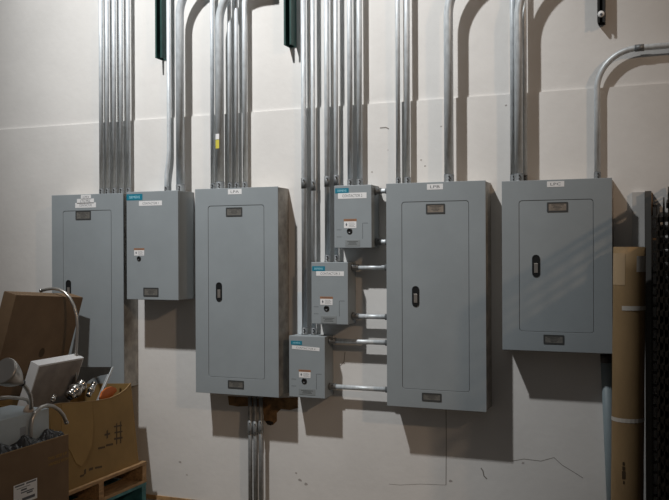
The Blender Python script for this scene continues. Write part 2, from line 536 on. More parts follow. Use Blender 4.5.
# ------------------------------------------------------------------ conduits
def conduit(px_b, v_b, hbot, d, r, label, bend=None, kick=None, coupling=None, htop=T+74, yellow=None, couple_h=None, hfoot=None, dull=False):
    """vertical pipe; px_b, v_b a photo point on its axis, hbot where it enters its box"""
    X = pd(px_b, v_b, d)[0]
    org = (X, hbot, d)
    g = M['galvshade' if dull else 'galv']  # dull picks the steel with shade in its colour
    root = thing('conduit', org, label, 'conduit', 'steel conduits rising from the boxes')
    pts = []
    if kick:                       # a small offset bend: (shift in X, h at start, h at end)
        dx, ka, kb = kick
        pts += [(X+dx, hbot, d), (X+dx, ka, d)]
        for k in range(1, 10):
            t = k/10; s = t*t*(3-2*t)
            pts.append((X+dx*(1-s), ka+(kb-ka)*t, d))
        pts.append((X, kb, d))
    else:
        pts += [(X, hbot, d)]
    if bend:
        hs, R, run = bend
        pts.append((X, hs, d))
        for k in range(1, 15):
            a = math.radians(90*k/14)
            pts.append((X+R*(1-math.cos(a)), hs+R*math.sin(a), d))
        pts.append((X+R+run, hs+R, d))
    else:
        pts.append((X, htop, d))
    MB(org).tube(pts, r, 20).build('pipe', g, root)
    xb = pts[0][0]
    cr = r+.07
    cn = MB(org).tube([(xb, hbot, d), (xb, hbot+.2, d), (xb, hbot+.21, d), (xb, hbot+1.3+.3*r, d)], [cr+.08, cr+.08, cr, cr], 18).build('connector', M['conn'], root)
    for k in range(2):
        hh = hbot+.55+.6*k
        MB(org).tube([(xb+cr*.25, hh, d+cr*.85), (xb+cr*.3, hh, d+cr+.16)], .15, 8).build('set_screw', M['screw'], cn)
    if couple_h:
        cp = MB(org).tube([(X, couple_h-1.1, d), (X, couple_h+1.1, d)], cr, 18).build('coupling', M['conn'], root)
        for k in (-.65, .65):
            MB(org).tube([(X+cr*.25, couple_h+k, d+cr*.85), (X+cr*.3, couple_h+k, d+cr+.18)], .17, 8).build('set_screw', M['screw'], cp)
    if yellow:
        h0, h1, h2 = yellow
        for nm, a, b, mt in (('yellow_sticker', h0, h1, M['yellow']), ('white_sticker', h1+.1, h2, M['white'])):
            mb = MB(org)
            for k in range(6):
                a0 = math.radians(40+16*k+30); a1 = math.radians(40+16*(k+1)+30)
                q = [(X+(r+.02)*math.cos(t), d+(r+.02)*math.sin(t)) for t in (a0, a1)]
                v = [mb.bm.verts.new(mb.p(P)) for P in ((q[0][0], a, q[0][1]), (q[1][0], a, q[1][1]), (q[1][0], b, q[1][1]), (q[0][0], b, q[0][1]))]
                mb.bm.faces.new(v)
            mb.build(nm, mt, root)
    return root


R34, R1, R112 = .46, .57, .93
TP1, TC0, TLA, TLB, TLC = T+13.1, C0T-.04, T+13.4, T+13.2, T+12.9
names5 = ['first', 'second', 'third', 'fourth', 'fifth']
for k, u in enumerate((101.2, 107.2, 114.2, 121.2, 128.3)):
    conduit(u, 120, TP1, 1.6, .50, names5[k]+' from the left of five thin conduits rising from the farthest left panel')
conduit(168.6, 60, TC0, 1.2, .47, 'thin conduit with a slight kink at its foot above the CONTACTOR 1 box', kick=(-.7, T+16.5, T+23))
conduit(180.0, 90, TC0, 2.8, R112, 'thick conduit above the CONTACTOR 1 box, curving right at the top', bend=(T+52.5, 9, 1))
LA = 'conduit above the panel labelled LPA'
conduit(212.4, 120, TLA, 1.1, R34, 'leftmost thin '+LA)
conduit(219.8, 130, TLA, 2.95, R112, 'thick '+LA+', with a yellow sticker', bend=(T+50, 8.5, 3.2), yellow=(T+22.3, T+24.2, T+25.5))
conduit(229.7, 120, TLA, 1.1, R34, 'thin '+LA+', half behind the thick one')
conduit(236.6, 120, TLA, 1.1, R34, 'second thin '+LA+' from the right end')
conduit(244.9, 120, TLA, 1.25, R1, 'rightmost '+LA)
conduit(303.8, 120, T-17.95, 1.4, R1, 'left one of two conduits running down to the CONTACTOR 4 box', couple_h=T+14.2)
conduit(313.0, 120, T-17.95, 1.4, R34, 'right one of two conduits running down to the CONTACTOR 4 box', couple_h=T+13.7)
conduit(327.0, 120, T-2.52, 1.4, R1, 'left one of two conduits running down to the CONTACTOR 3 box', couple_h=T+14.4)
conduit(336.0, 120, T-2.52, 1.4, R34, 'right one of two conduits running down to the CONTACTOR 3 box', couple_h=T+14.6)
conduit(350.0, 120, T+13.2, 1.4, R1, 'left one of two conduits rising from the CONTACTOR 2 box')
conduit(359.6, 120, T+13.2, 1.4, R1, 'right one of two conduits rising from the CONTACTOR 2 box')
conduit(398.0, 120, TLB, 1.6, R34, 'left one of two thin conduits above the panel labelled LPB')
conduit(407.3, 120, TLB, 1.6, R1, 'right one of two thin conduits above the panel labelled LPB')
conduit(448.6, 90, TLB, 3.0, R112, 'thick conduit above the panel labelled LPB, starting to curve at the top', bend=(T+46.3, 10, 1.5))
conduit(513.0, 120, TLC, 1.3, R1, 'straight conduit at the left of those above the panel labelled LPC')
conduit(518.6, 90, TLC, 3.2, .80, 'conduit above the panel labelled LPC that curves right at the top of the picture', bend=(T+44.7, 10, 34))
conduit(524.6, 120, TLC, .95, R34, 'thin straight conduit behind the curved one above the panel labelled LPC')
# the low bend over the right panel
hz = pd(640, 47.8, 1.15)[1]
conduit(597.2, 130, TLC, 1.15, R1, 'conduit bending right in a low quarter circle above the short wide panel', bend=(hz-7.2, 7.2, 40))
elb = [o for o in C.objects if o.get('label', '').startswith('conduit bending right in a low')][0]
eo = (elb.location.x/IN, elb.location.z/IN, -elb.location.y/IN)
xc = pd(639.5, 47.8, 1.15)[0]
MB(eo).tube([(xc-.8, hz, 1.15), (xc+.8, hz, 1.15)], R1+.08, 18).build('coupling', M['conn'], elb)

# short horizontal pipes
XB = -53.87


def nipple(x0, v, u, d, r, label):
    h = pd(u, v, d)[1]
    org = (x0, h, d)
    root = thing('connecting_pipe', org, label, 'pipe', 'short pipes between the small boxes and the panel')
    MB(org).tube([(x0, h, d), (XB, h, d)], r, 18).build('pipe', M['galv'], root)
    for xa, sgn in ((x0, 1), (XB, -1)):
        cr = r+.16
        L = min(1.4, (XB-x0)*.35)
        c = MB(org).tube([(xa, h, d), (xa+sgn*.25, h, d), (xa+sgn*.26, h, d), (xa+sgn*L, h, d)], [cr+.14, cr+.14, cr, cr], 16).build('connector', M['conn'], root)
        MB(org).tube([(xa+sgn*L*.6, h+cr*.5, d+cr*.75), (xa+sgn*L*.6, h+cr*.6, d+cr+.12)], .14, 8).build('set_screw', M['screw'], c)
    return root


for x0, nm, vs in ((-65.38+8.13, 'CONTACTOR 2', (191.5, 242)), (-70.54+8.13, 'CONTACTOR 3', (267.5, 316.5)), (-75.71+8.13, 'CONTACTOR 4', (342, 388.5))):
    for k, v in enumerate(vs):
        nipple(x0, v, 368, 2.2, .5, ('upper' if k == 0 else 'lower')+' short pipe from the '+nm+' box to the panel labelled LPB')

# three pipes from the LPA panel to the floor
for k, u in enumerate((250.3, 255.4, 260.9)):
    X = pd(u, 450, 2.0)[0]
    hb = T+13.4-44.4
    org = (X, 0, 2.0)
    root = thing('floor_conduit', org, ('left', 'middle', 'right')[k]+' one of three shade-darkened pipes from the LPA panel down to the floor', 'conduit', 'pipes down to the floor')
    MB(org).tube([(X, 0, 2.0), (X, hb, 2.0)], .46, 16).build('pipe', M['galvshade'], root)
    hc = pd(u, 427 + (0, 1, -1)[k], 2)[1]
    cp = MB(org).tube([(X, hc-1.5, 2), (X, hc-1.45, 2), (X, hc+1.45, 2), (X, hc+1.5, 2)], [.5, .58, .58, .5], 16).build('coupling', M['galvshade'], root)
    for q in (-.9, .9):
        MB(org).tube([(X+.2, hc+q, 2.5), (X+.22, hc+q, 2.7)], .13, 8).build('set_screw', M['screw'], cp)
    MB(org).tube([(X, hb-.9, 2), (X, hb, 2)], .62, 16).build('connector', M['conn'], root)


# ------------------------------------------------------- hanging strut channels
def strut(u0, vbot, d0, depth, w, label, material, sticker_on=False):
    x0, hb, _ = pd(u0, vbot, d0+depth)
    x1 = x0+w
    org = (x0, hb, d0)
    root = thing('strut_channel', org, label, 'metal channel', 'dark channels hanging at the top')
    t = .12
    top = T+78
    mb = MB(org)
    mb.box(x0, x1, hb, top, d0, d0+t)
    mb.box(x0, x0+t, hb, top, d0+t, d0+depth)
    mb.box(x1-t, x1, hb, top, d0+t, d0+depth)
    mb.box(x0+t, x0+t+.28, hb, top, d0+depth-t, d0+depth)
    mb.box(x1-t-.28, x1-t, hb, top, d0+depth-t, d0+depth)
    mb.build('channel', material, root)
    mb = MB(org)
    for k in range(12):
        h = hb+1.5+4*k
        mb.prism(rrect((x0+x1)/2-.25, (x0+x1)/2+.25, h, h+1.2, .2, 4), d0+t, d0+t+.02)
    mb.build('slot', M['black'], root)
    if sticker_on:
        st = MB(org).lathe([(0, 0), (.62, 0), (.62, .05), (0, .05)], ((x0+x1)/2, hb+1.5, d0+depth), (0, 0, 1), 20).build('round_sticker', M['white'], root)
        MB(org).lathe([(0, .05), (.25, .05), (.25, .08), (0, .08)], ((x0+x1)/2+.05, hb+1.45, d0+depth), (0, 0, 1), 16).build('dot', M['ink'], st)
    return root


strut(155.2, 58, -LEDGE+.05, 2.8, 1.75, 'dark green metal channel hanging at the top beside the CONTACTOR 1 conduits', M['green'])
strut(283.8, 45, -LEDGE+.05, 2.8, 1.75, 'dark green metal channel hanging at the top right of the LPA conduits', M['green'])
strut(597.3, 22.5, -LEDGE+.05, 2.3, 1.35, 'short black metal channel with a round white sticker hanging at top right', M['blackpaint'], True)


# --------------------------------------------------------------- pallets
def pallet(x0, x1, h0, h1, d0, d1, label, material, name):
    org = (x0, h0, d0)
    root = thing(name, org, label, 'pallet')
    bt = .7
    n = 6
    wdt = (x1-x0)/(n*1.3)
    for k in range(n):
        a = x1 - wdt - k*(x1-x0-wdt)/(n-1)
        MB(org).box(a, a+wdt, h1-bt, h1, d0, d1, bev=.06).build('deck_board', material, root)
    for k in range(3):
        a = d0 + k*(d1-d0-1.6)/2
        MB(org).box(x0, x1-.1, h0+bt*.9, h1-bt, a, a+1.6, bev=.05).build('stringer', material, root)
    for a in (x0, (x0+x1-wdt)/2, x1-wdt):
        MB(org).box(a, a+wdt, h0, h0+bt*.9, d0, d1, bev=.05).build('bottom_board', material, root)
    return root


PX = -111.6
pallet(PX-42, PX, 0, 5.0, 4.2, 37, 'worn blue painted pallet on the floor under the wooden pallet', M['blue'], 'blue_pallet')
pallet(PX-42, PX, 5.0, 9.7, 4.0, 37, 'bare wooden pallet on the blue one, under the cartons at lower left', M['wood'], 'wooden_pallet')

# ----------------------------------------------------------- carton A (closed, tipped)
ct = 14.5*math.pi/180
ATOP = pd(83, 298, 8.6)
AD0, AD1 = 8.6, pz(16, 297, ATOP[0])[2]
AH = (ATOP[1]-9.75)/math.cos(ct)
AW = 3.2
ALEAN = 0.075                               # its near end is propped up a little
ux, uh = math.sin(ct), math.cos(ct)          # up the box
wx, wh = -math.cos(ct), math.sin(ct)         # across it, away from the viewer
bx, bh = ATOP[0]-AH*ux, ATOP[1]-AH*uh
org = (bx, bh, AD0)
A = thing('closed_carton', org, 'closed brown carton tipped to the right behind the white slab', 'box')


def apt(a, b, d):
    return (bx+ux*a+wx*b, bh+uh*a+wh*b+(d-AD0)*ALEAN, d+(AH-a)*ALEAN)


MB(org).hexa([apt(0, 0, AD1), apt(AH, 0, AD1), apt(AH, AW, AD1), apt(0, AW, AD1), apt(0, 0, AD0), apt(AH, 0, AD0), apt(AH, AW, AD0), apt(0, AW, AD0)]).build('carton', M['cardA'], A)
# top flaps meeting along the middle
for b0, b1 in ((.05, AW/2-.03), (AW/2+.03, AW-.05)):
    MB(org).hexa([apt(AH, b0, AD1-.05), apt(AH+.14, b0, AD1-.05), apt(AH+.14, b1, AD1-.05), apt(AH, b1, AD1-.05), apt(AH, b0, AD0+.05), apt(AH+.14, b0, AD0+.05), apt(AH+.14, b1, AD0+.05), apt(AH, b1, AD0+.05)]).build('flap', M['cardA'], A)
# small round printed mark on the dark face
mb = MB(org)
for k in range(2):
    c_ = [(AH-12.5-2.8*k, (AD0+AD1)/2+(-1.5, 1.0)[k])]
    for a_, d_ in c_:
        outl = [(a_+(1.1-.3*k)*math.cos(t), d_+(.9-.2*k)*math.sin(t)) for t in [i*math.pi/6 for i in range(12)]]
        v = [mb.bm.verts.new(mb.p(apt(a, -.03, d))) for a, d in outl]
        mb.bm.faces.new(v)
mb.build('printed_mark', M['print'], A)

# ----------------------------------------------------------- carton B (open, on the pallet)
BX1, BX0, BD0, BD1, BH0 = -112.4, -129.2, 5.95, 33.5, 9.7


def bX(h):
    """the bulging front leans back a little towards its rim"""
    return BX1 - 2.0*(h-BH0)/17.5


def fB(u, v, off=0.0):
    X = BX1
    for _ in range(4):
        X = bX(pz(u, v, X)[1])
    P = pz(u, v, X+off)
    return P


rim = []
for u, v in ((131, 383.5), (126, 389.5), (119, 394.5), (110, 398.5), (97, 401), (80, 402.5), (62, 403.5)):
    _, h, d = fB(u, v)
    rim.append((max(d, BD0+.01*len(rim)), h))
rim[0] = (BD0, rim[0][1])
rim.append((BD1, rim[-1][1]+.2))
org = (BX1, BH0, BD0)
Bx = thing('open_carton', org, 'large open tan carton full of fixtures standing on the wooden pallet', 'box')
t = .22


def bprism(mb, outline, x0, x1):
    """outline (d, h) on the leaning front, between offsets x0 and x1 from it"""
    a = [mb.bm.verts.new(mb.p((bX(h)+x1, h, d))) for d, h in outline]
    b = [mb.bm.verts.new(mb.p((bX(h)+x0, h, d))) for d, h in outline]
    n = len(a)
    mb.bm.faces.new(a); mb.bm.faces.new(b[::-1])
    for k in range(n):
        mb.bm.faces.new((a[k], b[k], b[(k+1) % n], a[(k+1) % n]))
    return mb


fp = MB(org)
for (d0, h0), (d1, h1) in zip(rim, rim[1:]):
    bprism(fp, [(d0, BH0), (d1, BH0), (d1, h1), (d0, h0)], -t, 0)
fp.build('front_panel', M['cardB'], Bx)
MB(org).prismx([(BD0, BH0), (BD1, BH0), (BD1, 26.6), (BD0+9, 26.2), (BD0, 26.6)], BX0, BX0+t).build('back_panel', M['cardB'], Bx)
h_e = rim[0][1]
MB(org).hexa([(BX0+t, BH0, BD0+t), (BX1-t, BH0, BD0+t), (bX(h_e)-t, h_e, BD0+t), (BX0+t, 26.6, BD0+t), (BX0+t, BH0, BD0), (BX1-t, BH0, BD0), (bX(h_e)-t, h_e, BD0), (BX0+t, 26.6, BD0)]).build('end_panel', M['cardB'], Bx)
MB(org).hexa([(BX0+t, BH0, BD1), (BX1-t, BH0, BD1), (bX(26.3)-t, 26.3, BD1), (BX0+t, 26.3, BD1), (BX0+t, BH0, BD1-t), (BX1-t, BH0, BD1-t), (bX(26.3)-t, 26.3, BD1-t), (BX0+t, 26.3, BD1-t)]).build('end_panel', M['cardB'], Bx)
MB(org).box(BX0+t, BX1-t, BH0, BH0+t, BD0+t, BD1-t).build('bottom_panel', M['cardB'], Bx)
mb = MB(org)
for (d0, h0), (d1, h1) in zip(rim, rim[1:]):
    xa, xb = bX(h0), bX(h1)
    mb.hexa([(xa-t-.02, h0, d0), (xa+.02, h0, d0), (xa+.02, h0+.12, d0), (xa-t-.02, h0+.12, d0), (xb-t-.02, h1, d1), (xb+.02, h1, d1), (xb+.02, h1+.12, d1), (xb-t-.02, h1+.12, d1)])
mb.build('rim', M['cardedge'], Bx)
# flap folded down over the outside
fl = []
for u, v in ((92, 402.5), (93.5, 425), (92, 445), (87, 458), (81, 466.5), (76, 463), (71, 452), (66, 445), (62, 440), (62, 404)):
    _, h, d = fB(u, v, .1)
    fl.append((d, h))
bprism(MB(org), fl, .02, .1).build('folded_flap', M['cardlite'], Bx)
# dark handwritten marks on the front
for u0, v0, u1, v1 in ((114, 426, 122, 427.5), (114.5, 432, 122.5, 433.5), (114, 438, 122.5, 440), (116, 424, 117.2, 445), (120, 422, 121.2, 444), (104.5, 434, 110, 436), (106.5, 431, 108, 439), (98, 447.5, 105, 449.5), (106, 444.5, 113, 446.5), (80, 475.5, 84, 477.5), (84, 470, 86, 475), (89, 468.5, 93, 471), (95, 467, 102, 469)):
    P = [fB(u, v) for u, v in ((u0, v0), (u1, v0-1.5), (u1, v1-1.5), (u0, v1))]
    bprism(MB(org), [(q[2], q[1]) for q in P], 0, .015).build('marker_writing', M['print'], Bx)


# ----------------------------------------------------------- things inside carton B
def xslab(P_top_near, P_top_far, tilt, length, thick, org):
    """a slab whose big face looks towards +X, tipped by tilt; returns corners"""
    sx, sh = math.sin(tilt), math.cos(tilt)
    X0, ha, da = P_top_near; X1, hb, db = P_top_far
    def q(e, dn, th):
        X, h, d = (P_top_near, P_top_far)[e]
        return (X-sx*dn-sh*th, h-sh*dn+sx*th, d)
    return q


q = xslab(pz(39, 365.5, -120.3), pz(84, 357.5, -120.3), math.radians(21), 11.5, 1.9, None)
org = q(0, 11.5, 0)
D = thing('white_slab', org, 'shallow white box leaning on the brown carton with its big side greyed for shade', 'appliance')
L, TH = 11.5, 2.2
MB(org).hexa([q(0, L, 0), q(0, 0, 0), q(0, 0, TH), q(0, L, TH), q(1, L, 0), q(1, 0, 0), q(1, 0, TH), q(1, L, TH)]).build('shell', M['whitepaint'], D)
# front face of the white box, its shade put into a grey colour
mb = MB(org)


def lerp(a, b, s):
    return tuple(a[i]+(b[i]-a[i])*s for i in range(3))


c0, c1, c2, c3 = q(0, L-.3, -.03), q(0, .35, -.03), q(1, .35, -.03), q(1, L-.3, -.03)
e0, e1, e2, e3 = lerp(c0, c3, .02), lerp(c1, c2, .02), lerp(c1, c2, .98), lerp(c0, c3, .98)
v = [mb.bm.verts.new(mb.p(z)) for z in (e0, e1, e2, e3)]
mb.bm.faces.new(v)
mb.build('shaded_face', mat('shade_grey', (0.36, 0.33, 0.31), 0.6, noise=.15, nscale=12), D)

# stainless bracket: tipped sheet with a curved cut-out and a bright folded edge
XE = -117.0
pts = [(81, 367), (112.5, 367), (108.5, 374), (101, 375.5), (93, 378), (86, 383), (80, 391), (74, 396)]
org = pz(96, 400, XE)
Eo = thing('steel_bracket', org, 'dark stainless sheet bracket with a curved cut-out sticking out of the tan carton', 'metal bracket')
mb = MB(org)
P = [pz(u, v, XE) for u, v in pts]
mb.prismx([(z[2], z[1]) for z in P], XE-.12, XE)
mb.build('sheet', M['dark_steel'], Eo)
a, b = pz(113, 367, XE+.1), pz(95.5, 401, XE+.1)
MB(org).hexa([(XE-.3, a[1], a[2]-.25), (XE+.25, a[1], a[2]-.25), (XE+.25, a[1], a[2]+.35), (XE-.3, a[1], a[2]+.35),
              (XE-.3, b[1]-1.5, b[2]-.25), (XE+.25, b[1]-1.5, b[2]-.25), (XE+.25, b[1]-1.5, b[2]+.35), (XE-.3, b[1]-1.5, b[2]+.35)]).build('folded_edge', M['galv'], Eo)

# long curved chrome tube
DH = 16.0
P = [pd(u, v, DH) for u, v in ((42, 290.6), (47, 289.3), (53, 288.6), (59, 289.3), (65, 292.5), (70, 298), (74, 306), (76.8, 316), (77.5, 327), (76.8, 340), (76, 355), (75.2, 375), (74.8, 398))]
org = P[-1]
H = thing('bent_tube', org, 'tall thin chrome tube arching over the brown carton', 'faucet tube')
MB(org).tube(P, .34, 12).build('tube', M['nickel'], H)
MB(org).tube([P[0], lerp(P[0], P[1], -.35)], .38, 12).build('end_cap', M['chrome'], H)


# chrome fittings seen over the rim
def fitting(name, u0, v0, u1, v1, X, r, label, hole=True):
    a = pz(u0, v0, X); b = pz(u1, v1, X)
    L = (Vector(b)-Vector(a)).length
    ax = tuple(Vector(b)-Vector(a))
    root = thing(name, a, label, 'plumbing fitting', 'chrome fittings in the tan carton')
    MB(a).lathe([(0, 0), (r*.75, 0), (r*.8, L*.08), (r*.8, L*.3), (r, L*.32), (r, L*.62), (r*.8, L*.66), (r*.8, L*.92), (r*.9, L*.93), (r*.9, L), (r*.55, L), (r*.55, L*.8), (0, L*.8)], a, ax, 20).build('body', M['chrome'], root)
    MB(a).lathe([(r*1.02, L*.42), (r*1.08, L*.43), (r*1.08, L*.5), (r*1.02, L*.51)], a, ax, 20).build('ring', M['nickel'], root)
    return root


fitting('chrome_fitting', 69, 396, 82, 384.5, -116.0, 1.35, 'fat chrome cylinder fitting left of the steel bracket')
fitting('chrome_fitting', 88, 396, 94.5, 383, -115.6, .7, 'slim chrome fitting standing against the bracket edge')
fitting('chrome_fitting', 52, 401.5, 54.5, 395.5, -115.2, .5, 'tiny chrome valve poking over the left of the tan carton rim')
# black wrap filling the carton
org = (BX0+1, BH0+.3, BD0+1)
fb = MB(org)
nx_, ny_ = 12, 26
grid = []
for i in range(nx_+1):
    row = []
    for j in range(ny_+1):
        X = BX0+.5+(BX1-2.6-BX0-1.0)*i/nx_; d = BD0+.5+(BD1-BD0-1.0)*j/ny_
        h = 19.0+1.0*math.sin(X*1.3+d*.4)+.8*math.sin(d*1.1-X*.5)
        row.append(fb.bm.verts.new(fb.p((X, h, d))))
    grid.append(row)
for i in range(nx_):
    for j in range(ny_):
        f = fb.bm.faces.new((grid[i][j], grid[i+1][j], grid[i+1][j+1], grid[i][j+1])); f.smooth = True
res = bmesh.ops.extrude_face_region(fb.bm, geom=list(fb.bm.faces))
for v_ in [g for g in res['geom'] if isinstance(g, bmesh.types.BMVert)]:
    v_.co.z = .0
tag(fb.build('plastic_wrap', M['foil']), 'crumpled black plastic wrap filling the tan carton', 'packing')
# orange lid against the far end
P = [pz(u, v, -115.4) for u, v in ((100, 399), (102.5, 392), (107, 388), (112, 386.5), (116, 388), (117, 391), (113, 395.5), (110, 400))]
og = MB(P[0]).prismx([(z[2], z[1]) for z in P], -115.8, -115.4).build('orange_sheet', M['orangeplastic'])
tag(og, 'rounded orange plastic piece tucked in the far end of the tan carton', 'plastic sheet')

# ----------------------------------------------------------- carton C (near, lower left)
CX1 = -104.6
_, hC, CD0 = pz(68.5, 436, CX1)
_, hC2, CD1 = pz(-14, 457, CX1)
CX0 = CX1-15
hC = (hC+pz(2, 453, CX1)[1])/2
org = (CX1, 0, CD0)
Cc = thing('open_carton', org, 'dull brown open carton in the near left corner with a white shipping label', 'box')
MB(org).box(CX1-t, CX1, 0, hC, CD0, CD1).build('front_panel', M['cardC'], Cc)
MB(org).box(CX0, CX0+t, 0, hC, CD0, CD1).build('back_panel', M['cardC'], Cc)
MB(org).box(CX0+t, CX1-t, 0, hC, CD0, CD0+t).build('end_panel', M['cardC'], Cc)
MB(org).box(CX0+t, CX1-t, 0, hC, CD1-t, CD1).build('end_panel', M['cardC'], Cc)
MB(org).box(CX0+t, CX1-t, 0, t, CD0+t, CD1-t).build('bottom_panel', M['cardC'], Cc)
MB(org).ringprism([(CX1+.02, 0), (CX1+.02, 0), (CX1+.02, 0), (CX1+.02, 0)], [(CX1, 0), (CX1, 0), (CX1, 0), (CX1, 0)], CD0, CD0).bm.free()
MB(org).box(CX1-t-.02, CX1+.02, hC, hC+.08, CD0, CD1).build('rim', M['cardedge'], Cc)
# shipping label
P = [pz(u, v, CX1) for u, v in ((13.5, 486), (37, 477.8), (37.8, 497), (15, 507))]
dl0, dl1 = P[0][2], P[1][2]
hl1, hl0 = (P[0][1]+P[1][1])/2, (P[2][1]+P[3][1])/2
lb = MB(org).box(CX1, CX1+.03, hl0, hl1, dl1, dl0).build('shipping_label', M['white'], Cc)
mb = MB(org)
wl, hl = dl0-dl1, hl1-hl0
for a, b, c_, d_ in ((.05, .45, .88, .95), (.52, .95, .88, .95), (.12, .7, .76, .79), (.3, .55, .62, .70), (.3, .85, .5, .56), (.55, .8, .40, .47), (.08, .2, .2, .26), (.35, .9, .12, .26)):
    mb.box(CX1+.03, CX1+.036, hl0+hl*c_, hl0+hl*d_, dl0-wl*b, dl0-wl*a)
mb.build('printed_lines', M['ink'], lb)
# two lines of ochre print
for k, (u, v, s) in enumerate(((57.5, 456, 'THIS SIDE UP'), (58.5, 461.5, 'HANDLE WITH'))):
    _, h, d = pz(u, v, CX1)
    text(s, CX1+.02, h, d, .55, 5.2, M['goldprint'], Cc, org, face='side', name='printing')

# pale carton standing in carton C
XW = CX1-3.4
_, hw, dw0 = pz(49, 408, XW)
_, hw2, dw1 = pz(1, 416, XW)
org = (XW, .3, dw0)
Wc = thing('pale_carton', org, 'pale blue-grey carton standing inside the near left carton', 'box')
MB(org).box(XW-9, XW, .3, hw, dw0, dw1+4, bev=.1).build('carton', M['paleblue'], Wc)
mb = MB(org)
_, ha, da = pz(25, 425, XW); _, hb_, db = pz(22, 438, XW)
mb.box(XW, XW+.02, hw-9, hw-2.2, da-.2, da+1.3)
mb.build('printed_panel', mat('grey_print', (.30, .33, .36), .6), Wc)

# gooseneck faucet in C
XG = CX1-2.9
P = [pz(u, v, XG) for u, v in ((31, 447), (30.8, 438), (31, 428), (32.5, 419), (36, 412), (41, 407.3), (47, 405.3), (53, 406.2), (59, 410), (63.5, 415.5), (66, 421.5))]
P = [(XG, t+.05, P[0][2])]+P
org = P[0]
G = thing('gooseneck_faucet', org, 'brushed gooseneck faucet spout arching over the near left carton', 'faucet')
MB(org).tube(P, .36, 14).build('spout', M['nickel'], G)
MB(org).tube([P[-1], lerp(P[-1], P[-2], -.3)], .42, 14).build('aerator', M['chrome'], G)

# bell shaped head on a curved arm, resting on the pale carton
XF = CX1-3.4
a = pz(22, 383, XF); b = pz(4, 371, XF)
ax = tuple(Vector(b)-Vector(a))
org = pz(31, 407, XF)
Fh = thing('shower_head', org, 'bell shaped brushed metal shower head with a curved arm at the left edge', 'shower head')
MB(org).lathe([(0, -.2), (.35, -.2), (.45, .1), (.6, .5), (1.15, 1.3), (1.75, 2.4), (2.15, 3.4), (2.45, 4.6), (2.5, 5.2), (2.3, 5.4), (1.8, 5.3), (0, 5.1)], a, ax, 28).build('bell', M['nickel'], Fh)
MB(org).tube([a, pz(23.5, 384.5, XF), pz(27, 389, XF), pz(30, 395, XF), pz(31, 401, XF), pz(31.2, 409, XF)], .36, 12).build('arm', M['nickel'], Fh)
MB(org).lathe([(.55, -.25), (.62, -.2), (.62, .15), (.55, .2)], a, ax, 18).build('collar', M['screw'], Fh)
# horizontal pipe lying behind it
XP = CX1-5.5
a = pz(-6, 398.5, XP); b = pz(22, 398.3, XP); c_ = pz(27, 400, XP)
root = thing('spout_pipe', a, 'slim brushed spout lying level below the shower head at the left edge', 'faucet')
MB(a).tube([a, pz(8, 397.2, XP), b, c_, pz(29.5, 404, XP), (XP, hw+.1, c_[2]-.3)], .3, 12).build('spout', M['nickel'], root)
# beige knob on the pale carton
kx = pz(28.5, 406.5, XW-1.0)
kn = MB((kx[0], hw, kx[2])).lathe([(0, 0), (.95, 0), (.9, .5), (.5, 1.0), (.3, 1.25), (0, 1.3)], (kx[0], hw, kx[2]), (0, 1, 0), 9).build('plastic_lump', M['beige'])
tag(kn, 'small beige plastic lump on top of the pale carton', 'plastic fitting')
# wrap in C
org = (CX1-.3, .3, CD0+.5)
fb = MB(org)
grid = []
for i in range(9):
    row = []
    for j in range(41):
        X = CX1-.3-2.1*i/8; d = CD0+.4+(CD1-CD0-1.0)*j/40
        h = hC-.35+(.9*math.sin(d*1.7+X)*math.cos(X*2.1+d*.6)+.25*math.sin(d*3.1+X*2))*min(1, i/2)+(.9 if i > 1 else 0)
        row.append(fb.bm.verts.new(fb.p((X, h, d))))
    grid.append(row)
for i in range(8):
    for j in range(40):
        f = fb.bm.faces.new((grid[i][j], grid[i+1][j], grid[i+1][j+1], grid[i][j+1])); f.smooth = True
res = bmesh.ops.extrude_face_region(fb.bm, geom=list(fb.bm.faces))
for v_ in [g for g in res['geom'] if isinstance(g, bmesh.types.BMVert)]:
    v_.co.z = 0
tag(fb.build('plastic_wrap', M['foil']), 'glossy black plastic wrap tucked along the rim of the near left carton', 'packing')

# ----------------------------------------------------------- right-hand corner
RD = 8.9
rt_, rb = pd(629.5, 250, RD), pd(627.3, 480, RD)
lean = (rb[0]-rt_[0])/(rb[1]-rt_[1])
RR = 2.75
RH = pd(629, 247, RD)[1]
base = (rt_[0]-lean*rt_[1], 0, RD)
root = thing('paper_roll', base, 'tall kraft paper roll standing at the right of the LPC panel with white tape bands', 'paper roll')


def rp(h, o=0):
    return (base[0]+lean*h, h, RD)


n = 14
MB(base).tube([rp(RH*k/n) for k in range(n+1)], [RR*(1+.008*math.sin(k*2.1)) for k in range(n+1)], 36).build('roll', M['kraft'], root)
MB(base).lathe([(.75, 0), (RR*.97, 0), (RR*.97, .04), (.75, .04)], rp(RH), (0, 1, 0), 28).build('top_end', M['core'], root)


def wrap_patch(name, u0, v0, u1, v1, a0, a1, material, par, lift=.03):
    h1, h0 = pd(u0, v0, RD+RR)[1], pd(u0, v1, RD+RR)[1]
    mb = MB(base)
    k = 14
    va, vb = [], []
    for i in range(k+1):
        ang = math.radians(a0+(a1-a0)*i/k)
        for arr, h in ((va, h0), (vb, h1)):
            c = rp(h)
            arr.append(mb.bm.verts.new(mb.p((c[0]+(RR*1.012+lift)*math.sin(ang), h, RD+(RR*1.012+lift)*math.cos(ang)))))
    for i in range(k):
        mb.bm.faces.new((va[i], va[i+1], vb[i+1], vb[i]))
    return mb.build(name, material, par)


